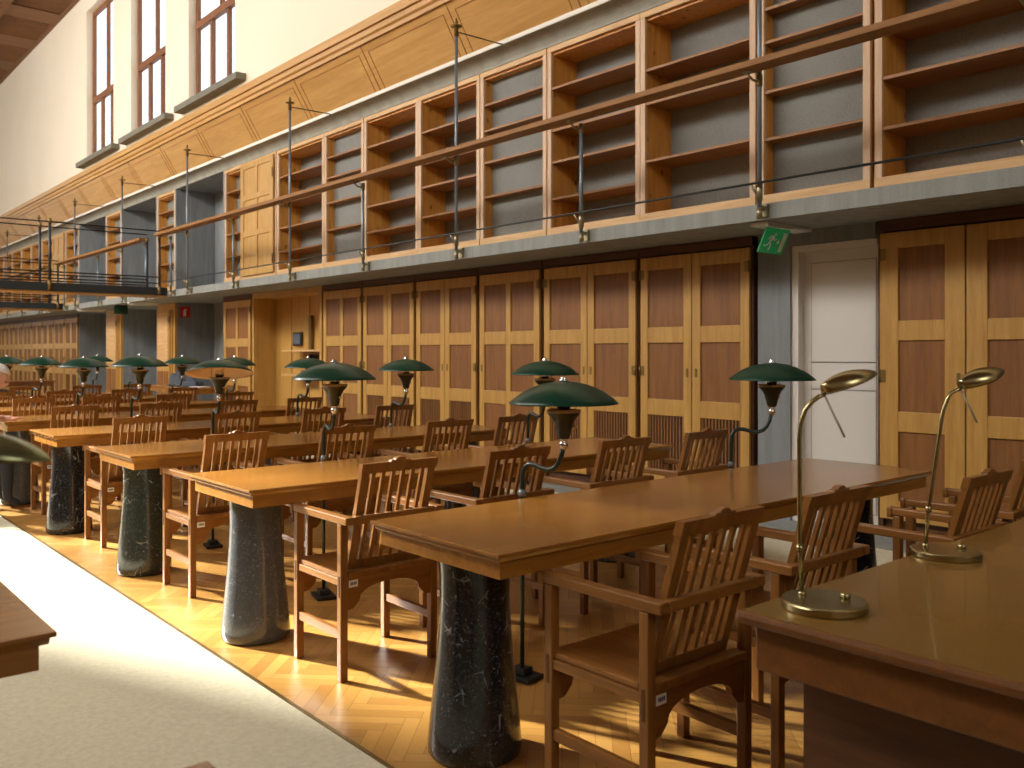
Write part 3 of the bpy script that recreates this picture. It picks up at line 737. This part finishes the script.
# ================================================================ GREEN READING LAMPS
def make_lamp(label, shade_mat=None):
    t = thing('reading_lamp', label, 'lamp', (0, 0, 0), 0, 'green-shaded lamps on curved arms')
    k = MB(); k.box(-0.075, 0.075, -0.055, 0.055, 0.001, 0.022); k.box(-0.035, 0.035, -0.03, 0.03, 0.022, 0.05); k.build('foot', M['iron'], t, bevel=0.004)
    MB().tube([(0, 0, 0.05), (0, 0, 0.80)], 0.0095, 12).build('post', M['green_pole'], t)
    pth = [(0, 0, 0.70), (0, 0, 0.78), (0, 0, 0.855), (0.004, 0, 0.885), (0.018, 0, 0.910), (0.040, 0, 0.922), (0.070, 0, 0.920), (0.11, 0, 0.908), (0.145, 0, 0.905), (0.172, 0, 0.915), (0.193, 0, 0.938), (0.207, 0, 0.968), (0.216, 0, 1.005)]
    MB().tube(pth, 0.0105, 12).build('arm', M['green_pole'], t)
    MB().lathe([(0, 0.7815), (0.017, 0.7815), (0.017, 0.80), (0.011, 0.81), (0.0, 0.81)], 16).build('collar', M['steel'], t)
    cx_ = (0.22, 0)
    MB().lathe([(0, 0.996), (0.011, 0.996), (0.014, 1.002), (0.019, 1.008), (0.0205, 1.017), (0.017, 1.027), (0.012, 1.031), (0.016, 1.036), (0.019, 1.042), (0, 1.042)], 20, cx_).build('swivel_ball', M['chrome'], t)
    k = MB(); k.lathe([(0, 1.042), (0.022, 1.042), (0.027, 1.055), (0.032, 1.08), (0.040, 1.105), (0.051, 1.126), (0.064, 1.140), (0.069, 1.149), (0.069, 1.156), (0.064, 1.160), (0.054, 1.156), (0, 1.150)], 28, cx_)
    cp = k.build('cup', M['bronze'], t)
    MB().lathe([(0.0695, 1.149), (0.0715, 1.152), (0.0695, 1.161), (0.0645, 1.1615)], 28, cx_, closed=True).build('cup_rim', M['bronze_edge'], cp)
    k = MB(); k.tube([(0.245, 0.012, 1.09), (0.268, 0.022, 1.09)], 0.006, 8); k.build('switch_knob', M['chrome'], cp)
    sh = bpy.data.objects.new('shade', None)
    # shade: thin dome with inner enamel, three stays, bulb reflector and finial
    R = 0.227; prof_o = []; prof_i = []
    for q in range(15):
        a = q/14; r_ = R*a; z = 1.278-0.088*(a**2*0.80+a**4*0.20)
        prof_o.append((r_, z)); 
    k = MB(); mo, mi_ = shade_mat or M['green'], M['cream_enamel']
    k.lathe([(max(r_, 0.0), z) for r_, z in prof_o], 48, (0, 0), mo) if False else None
    def shell(prof, dz, m):
        mi = k._mi(m); rings = []
        for r_, z in prof:
            rings.append([k.bm.verts.new((0, 0, z+dz))] if r_ < 1e-5 else [k.bm.verts.new((r_*math.cos(2*PI*w_/48), r_*math.sin(2*PI*w_/48), z+dz)) for w_ in range(48)])
        for A, B in zip(rings, rings[1:]):
            for w_ in range(48):
                w2 = (w_+1) % 48
                f = k.bm.faces.new((A[0], B[w_], B[w2]) if len(A) == 1 else (A[w_], B[w_], B[w2], A[w2])); f.smooth = True; f.material_index = mi
        return rings[-1]
    ra = shell(prof_o, 0, mo); rb = shell([(r_, z) for r_, z in prof_o], -0.004, mi_)
    for w_ in range(48):
        f = k.bm.faces.new((ra[w_], ra[(w_+1) % 48], rb[(w_+1) % 48], rb[w_])); f.material_index = 0
    s = k.build('shade', mo, t); 
    for v_ in s.data.vertices: v_.co.z -= 1.16
    s.location = (0.22, 0, 1.16)
    def S(mb, name, m_):
        o = mb.build(name, m_, s)
        for v_ in o.data.vertices: v_.co.z -= 1.16
        return o
    S(MB().lathe([(0, 1.276), (0.018, 1.277), (0.020, 1.284), (0.010, 1.288), (0.014, 1.294), (0, 1.297)], 16), 'finial', M['chrome'])
    k = MB()
    for q in range(3):
        a = q*2*PI/3+0.4; k.tube([(0.052*math.cos(a), 0.052*math.sin(a), 1.158), (0.05*math.cos(a), 0.05*math.sin(a), 1.268)], 0.002, 6)
    S(k, 'stays', M['bronze_edge'])
    S(MB().lathe([(0, 1.158), (0.022, 1.160), (0.030, 1.175), (0.030, 1.195), (0.018, 1.21), (0, 1.216)], 20), 'bulb_holder', M['chrome'])
    return t
L1 = [(2.52, 2.85, (0.038, -0.217)), (2.49, 4.53, (-0.05, -0.21)), (2.53, 6.22, (-0.04, -0.21)), (2.50, 7.91, (0.0, -0.22)), (2.51, 9.60, (0.0, -0.22)), (2.47, 11.29, (0.05, -0.21)), (2.45, 12.98, (0.05, -0.21)), (2.45, 14.67, (0, -0.22))]
L2 = [(4.02, 2.85, (0.172, -0.148)), (4.05, 4.53, (-0.04, -0.214)), (4.04, 6.22, (0, -0.22)), (4.06, 7.91, (0.0, -0.22)), (4.06, 9.60, (0.0, -0.22)), (4.06, 11.29, (0.05, -0.21)), (4.06, 12.98, (0.1, -0.2)), (4.06, 14.67, (0, -0.22))]
lamp0 = None
for q, (LL, side) in enumerate(((L1, 'aisle half'), (L2, 'wall half'))):
    for n_, (x_, y_, dr) in enumerate(LL):
        lb = 'green dome reading lamp on curved pole, %s table from brass-lamp desk, %s' % (ends[n_], side)
        if n_ == 2 and q == 0: lb = 'green dome reading lamp tilted to show its tan underside, third table'
        if lamp0 is None: o = lamp0 = make_lamp(lb)
        else: o = copy_tree(lamp0); o['label'] = lb
        o.location = (x_, y_+0.012, 0); o.rotation_euler = (0, 0, math.atan2(dr[1], dr[0]))
        dz = {(0, 0): 0.0, (0, 3): 0.09}.get((q, n_), 0.062)
        for c_ in o.children:
            if c_.name.split('.')[0] not in ('foot', 'post', 'collar'): c_.location.z = (1.16 if c_.name.startswith('shade') else 0)+dz
        if n_ == 2 and q == 0:
            for c_ in o.children:
                if c_.name.startswith('shade'):
                    a = math.atan2(dr[1], dr[0]); ax = Vector((0.915, -0.40, 0)); ax.rotate(Matrix.Rotation(-a, 3, 'Z'))
                    c_.rotation_euler = Matrix.Rotation(math.radians(-12), 3, ax).to_euler()
# ================================================================ DESK WITH BRASS LAMPS
t = thing('library_desk', 'broad dark wood desk with brass lamps on top', 'desk', (1.78, 0.46, 0))
DL, DW, DZ = 4.3, 0.80, 0.785
k = MB(); k.box(0, DL, 0, DW, DZ-0.03, DZ); k.build('desktop', M['desk_x'], t, bevel=0.011)
k = MB(); k.box(0.012, DL-0.012, 0.012, DW-0.012, DZ, DZ+0.0012); k.build('top_covering', M['lino'], t)
k = MB(); a = 0.035; k.box(a, DL-a, a, DW-a, 0.645, DZ-0.03); k.build('apron', M['desk_x'], t, bevel=0.006)
k = MB(); k.box(0.14, DL-0.14, 0.10, DW-0.10, 0.01, 0.645); k.build('base_panel', M['dark_wood'], t)

def make_brass_lamp(label):
    t = thing('desk_lamp', label, 'lamp', (0, 0, 0), 0, 'brass desk lamps on the broad desk')
    MB().lathe([(0, 0), (0.097, 0), (0.1, 0.003), (0.1, 0.017), (0.098, 0.0195), (0.094, 0.021), (0, 0.0225)], 72, smooth=False).build('base', M['brass_lamp'], t)
    MB().lathe([(0, 0.022), (0.012, 0.022), (0.012, 0.033), (0.0, 0.034)], 20, (0.045, -0.03)).build('switch_knob', M['brass_lamp'], t)
    return t
def brass_lamp(loc, stem, head_at, hdir, tilt, label, roll=0.0, scale=1.0):
    t = make_brass_lamp(label); t.location = loc
    R_ = Vector(stem[0])
    MB().tube(stem, 0.0058, 12).build('stem', M['brass_lamp'], t)
    MB().lathe([(0, 0.018), (0.010, 0.020), (0.009, 0.03), (0.0, 0.03)], 16, (stem[0][0], stem[0][1])).build('stem_socket', M['brass_lamp'], t)
    jz = 0.135; p = Vector(stem[1])
    MB().tube([p-Vector((0, 0, 0.009)), p+Vector((0, 0, 0.009))], 0.009, 12).build('stem_joint', M['brass_lamp'], t)
    # head: long shallow hood, open below
    k = MB(); nL, nW = 14, 16; LH, WH, HH = 0.155, 0.044, 0.034
    for off_, m_ in ((1.0, M['brass_lamp']), (0.93, M['chrome'])):
        mi = k._mi(m_); rows = []
        for a_ in range(nL+1):
            u = a_/nL; wv_ = WH*(math.sin(PI*min(1, (u*0.93+0.07)))**0.55 if u < 0.999 else 0.02)*(0.72+0.28*math.sin(min(1, u*1.6)*PI/2))
            hv = HH*(math.sin(PI*(u*0.76+0.24))**0.7 if u < 0.999 else 0.05)
            rows.append([k.bm.verts.new((u*LH, off_*wv_*math.cos(PI*b_/nW), off_*hv*math.sin(PI*b_/nW))) for b_ in range(nW+1)])
        for A, B in zip(rows, rows[1:]):
            for b_ in range(nW):
                f = k.bm.faces.new((A[b_], A[b_+1], B[b_+1], B[b_])); f.smooth = True; f.material_index = mi
        f = k.bm.faces.new(rows[0]); f.material_index = mi
        if off_ == 1.0: R1 = rows
    for a_ in range(nL):
        for b_ in (0, nW):
            f = k.bm.faces.new((R1[a_][b_], R1[a_+1][b_], rows[a_+1][b_], rows[a_][b_])); f.material_index = 0
    h = k.build('head', None, t)
    h.scale = (scale,)*3; h.location = head_at; h.rotation_euler = (Matrix.Rotation(hdir, 3, 'Z') @ Matrix.Rotation(-tilt, 3, 'Y') @ Matrix.Rotation(roll, 3, 'X')).to_euler()
    hv = Vector(head_at)
    rd = Matrix.Rotation(hdir, 3, 'Z') @ Vector((0.055, 0.0, -0.105))
    MB().tube([hv+Vector((0, 0, -0.004)), hv+rd], 0.0028, 8).build('aiming_rod', M['rod'], t)
    return t
# image-right in the room is roughly (+0.758, -0.652)
rt = Vector((0.758, -0.652, 0))
def st(pts): return [(-0.02+rt.x*a, 0.065+rt.y*a, z) for a, z in pts]
S1 = st([(0.016, 0.02), (0.011, 0.135), (0.010, 0.30), (0.010, 0.40), (0.013, 0.44), (0.024, 0.472), (0.040, 0.492), (0.058, 0.505), (0.072, 0.510)])
brass_lamp((1.958, 1.128, DZ+0.001), S1, S1[-1], math.atan2(rt.y, rt.x)+0.25, math.radians(20), 'brass desk lamp closest to the corner of the broad desk')
S2 = st([(0.014, 0.02), (0.024, 0.135), (0.048, 0.30), (0.063, 0.405), (0.070, 0.44), (0.082, 0.47), (0.092, 0.488), (0.112, 0.498), (0.122, 0.502)])
brass_lamp((2.735, 1.178, DZ+0.001), S2, S2[-1], math.atan2(rt.y, rt.x)+0.15, math.radians(22), 'brass desk lamp leaning over, middle of the broad desk', roll=math.radians(14))
o = brass_lamp((0.09, 1.195, 0.781), [(0, 0, 0.02), (-0.01, 0.03, 0.135), (-0.02, 0.10, 0.30), (-0.02, 0.17, 0.41), (0.0, 0.24, 0.455), (0.05, 0.30, 0.461), (0.10, 0.355, 0.466)], (0.10, 0.355, 0.466), math.atan2(rt.y, rt.x), math.radians(-2), 'olive-brown brass desk lamp across the carpeted aisle, only its hood showing', scale=1.25)
o['group'] = 'lamps across the aisle'
for c_ in o.children:
    if c_.name.startswith('head'): c_.data.materials[0] = M['olive']
brass_lamp((3.66, 1.135, DZ+0.001), S2, S2[-1], math.atan2(rt.y, rt.x)+0.15, math.radians(22), 'brass desk lamp cut off at the picture edge, only base showing')

# ================================================================ FAR DESKS AND LOOSE THINGS
def small_desk(x0, x1, y0, y1, label, mat='desk'):
    t = thing('side_desk', label, 'desk', (x0, y0, 0)); L, D = x1-x0, y1-y0
    MB().box(0, L, 0, D, 0.75, 0.78).build('desktop', M[mat+'_y'], t, bevel=0.004)
    MB().box(0.03, L-0.03, 0.03, D-0.03, 0.67, 0.75).build('apron', M[mat+'_y'], t)
    for a, b_ in ((0.03, 0.03), (L-0.08, 0.03), (0.03, D-0.08), (L-0.08, D-0.08)): MB().box(a, a+0.05, b_, b_+0.05, 0.01, 0.67).build('leg', M[mat+'_z'], t)
    return t
small_desk(5.75, 6.35, 15.0, 17.3, 'side desk heaped with dark cloth and papers before the grey bay', 'table')
small_desk(3.6, 5.0, 20.8, 21.5, 'dark desk standing alone beyond the last reading table')
# folded coat heap
k = MB(); bmesh.ops.create_icosphere(k.bm, subdivisions=4, radius=1)
for v_ in k.bm.verts:
    p = v_.co.copy(); n_ = math.sin(p.x*7+p.y*3)*0.10+math.sin(p.y*11-p.x*5)*0.07
    v_.co = Vector((p.x*0.22, p.y*0.54, max(-0.0, p.z)*(0.20+0.10*math.sin(p.y*4))*(1+n_*2)))*1.0
    v_.co.x *= 1+n_; v_.co.y *= 1+n_*0.5
for f in k.bm.faces: f.smooth = True
tag(k.build('coat', M['cloth'], None, loc=(6.05, 16.15, 0.781)), 'blue-grey coat heaped on the side desk before the grey bay', 'coat')
for q, (x_, y_, a) in enumerate(((5.95, 15.17, 0.25), (6.0, 15.47, -0.1))):
    k = MB(); k.box(-0.12, 0.12, -0.1, 0.1, 0, 0.006 if q else 0.02)
    o = k.build('papers', M['paper'], None, loc=(x_, y_, 0.781)); o.rotation_euler = (0, 0, a)
    tag(o, ['white stack of papers at the end of the side desk', 'single white sheet tucked against the coat on the side desk'][q], 'paper', 'papers on the side desk')

# ================================================================ SEATED READER at the table end, cut by the frame
o = copy_tree(chair0); o['label'] = 'armchair under the seated reader at the aisle end of the fifth table'; o['group'] = 'armchairs at table ends'
o.location = (1.35, 9.0, 0); o.rotation_euler = (0, 0, -PI/2)
t = thing('person', 'seated person with white hair and navy shirt leaning over the fifth table', 'person', (1.335, 8.97, 0))
def skin_body(name, chains, mat, parent, sub=2):
    me = bpy.data.meshes.new(name); vs, es, rs, idx = [], [], [], {}
    for ch in chains:
        pr = None
        for (p, r_) in ch:
            kk = tuple(round(c_, 4) for c_ in p)
            if kk not in idx: idx[kk] = len(vs); vs.append(p); rs.append(r_)
            if pr is not None: es.append((pr, idx[kk]))
            pr = idx[kk]
    me.from_pydata(vs, es, []); o = bpy.data.objects.new(name, me); C.objects.link(o); o.parent = parent
    md = o.modifiers.new('skin', 'SKIN'); md.use_smooth_shade = True
    for q, r_ in enumerate(rs):
        me.skin_vertices[0].data[q].radius = r_ if isinstance(r_, tuple) else (r_, r_)
    me.skin_vertices[0].data[0].use_root = True
    o.modifiers.new('sub', 'SUBSURF').levels = sub; o.modifiers['sub'].render_levels = sub
    me.materials.append(mat); return o
pel, ch_, nk = (-0.02, 0, 0.55), (0.17, 0, 0.90), (0.26, 0, 1.03)
body = skin_body('body', [
    [(pel, 0.13), ((0.06, 0, 0.72), 0.125), (ch_, (0.15, 0.13)), (nk, 0.055), ((0.29, -0.05, 1.10), 0.055)],
    [(pel, 0.13), ((0.05, 0.10, 0.53), 0.085), ((0.40, 0.13, 0.52), 0.062), ((0.40, 0.13, 0.10), 0.042), ((0.50, 0.14, 0.05), 0.035)],
    [(pel, 0.13), ((0.05, -0.10, 0.53), 0.085), ((0.40, -0.13, 0.52), 0.062), ((0.40, -0.13, 0.10), 0.042), ((0.50, -0.14, 0.05), 0.035)]], M['trouser'], t)
shirt = skin_body('shirt', [
    [((0.0, 0, 0.60), 0.145), ((0.06, 0, 0.72), 0.142), (ch_, (0.165, 0.145)), ((0.235, 0, 1.0), 0.07)],
    [(ch_, (0.165, 0.145)), ((0.17, 0.19, 0.94), 0.062), ((0.22, 0.23, 0.84), 0.055)],
    [(ch_, (0.165, 0.145)), ((0.17, -0.19, 0.94), 0.062), ((0.24, -0.24, 0.84), 0.055)]], M['navy'], t)
for sgn in (1, -1):
    ex = (0.24, sgn*0.25, 0.80) if sgn > 0 else (0.28, -0.26, 0.815)
    wr = (0.36, sgn*0.12, 0.805) if sgn > 0 else (0.37, -0.13, 0.81)
    a0 = (0.20, sgn*0.215, 0.88)
    skin_body('forearm', [[(a0, 0.042), (ex, 0.040), (wr, 0.026), ((wr[0]+0.07, wr[1]-sgn*0.01, 0.805), (0.036, 0.016))]], M['skin'], t)
    for fq in range(4):
        bx, by = wr[0]+0.085, wr[1]-sgn*0.035+sgn*fq*0.019
        ln = (0.055, 0.066, 0.062, 0.048)[fq]
        skin_body('finger', [[((bx-0.03, by, 0.808), 0.009), ((bx+ln*0.5, by, 0.812), 0.008), ((bx+ln, by, 0.796), 0.007)]], M['skin'], t, 1)
    skin_body('thumb', [[((wr[0]+0.03, wr[1]-sgn*0.03, 0.805), 0.011), ((wr[0]+0.06, wr[1]-sgn*0.055, 0.80), 0.010), ((wr[0]+0.09, wr[1]-sgn*0.06, 0.797), 0.008)]], M['skin'], t, 1)
k = MB(); bmesh.ops.create_uvsphere(k.bm, u_segments=28, v_segments=20, radius=1)
for v_ in k.bm.verts:
    p = v_.co; s_ = 1-0.22*max(0, -p.z)*abs(p.z)
    f_ = 1+0.22*math.exp(-((p.y/0.18)**2+((p.z+0.05)/0.22)**2)) if p.x > 0.5 else 1
    v_.co = Vector((p.x*0.098*s_*f_, p.y*0.077*s_, p.z*0.122))
for f in k.bm.faces: f.smooth = True
hd = k.build('head', M['skin'], t); hd.location = (0.315, -0.09, 1.165); hd.rotation_euler = (0, math.radians(25), -0.25)
for sgn in (1, -1):
    k = MB(); bmesh.ops.create_uvsphere(k.bm, u_segments=12, v_segments=8, radius=0.0095); e_ = k.build('eye', M['iron'], hd); e_.location = (0.086, sgn*0.030, 0.005)
    k = MB(); bmesh.ops.create_uvsphere(k.bm, u_segments=12, v_segments=8, radius=1); bmesh.ops.scale(k.bm, vec=(0.018, 0.008, 0.03), verts=k.bm.verts); e_ = k.build('ear', M['skin'], hd); e_.location = (-0.005, sgn*0.078, -0.005)
MB().box(0.084, 0.092, -0.022, 0.022, -0.062, -0.055).build('mouth', plain('lips', (170, 96, 88), 0.5), hd)
k = MB(); bmesh.ops.create_uvsphere(k.bm, u_segments=28, v_segments=20, radius=1)
bmesh.ops.delete(k.bm, geom=[v_ for v_ in k.bm.verts if v_.co.z < -0.35 or (v_.co.x > 0.35 and v_.co.z < 0.55)], context='VERTS')
for v_ in k.bm.verts:
    p = v_.co; n_ = 1+0.03*math.sin(p.y*23+p.z*9); v_.co = Vector((p.x*0.112, p.y*0.092, p.z*0.136))*n_
for f in k.bm.faces: f.smooth = True
hr = k.build('hair', M['hair'], hd); sl_ = hr.modifiers.new('s', 'SOLIDIFY'); sl_.thickness = 0.012; sl_.offset = -1
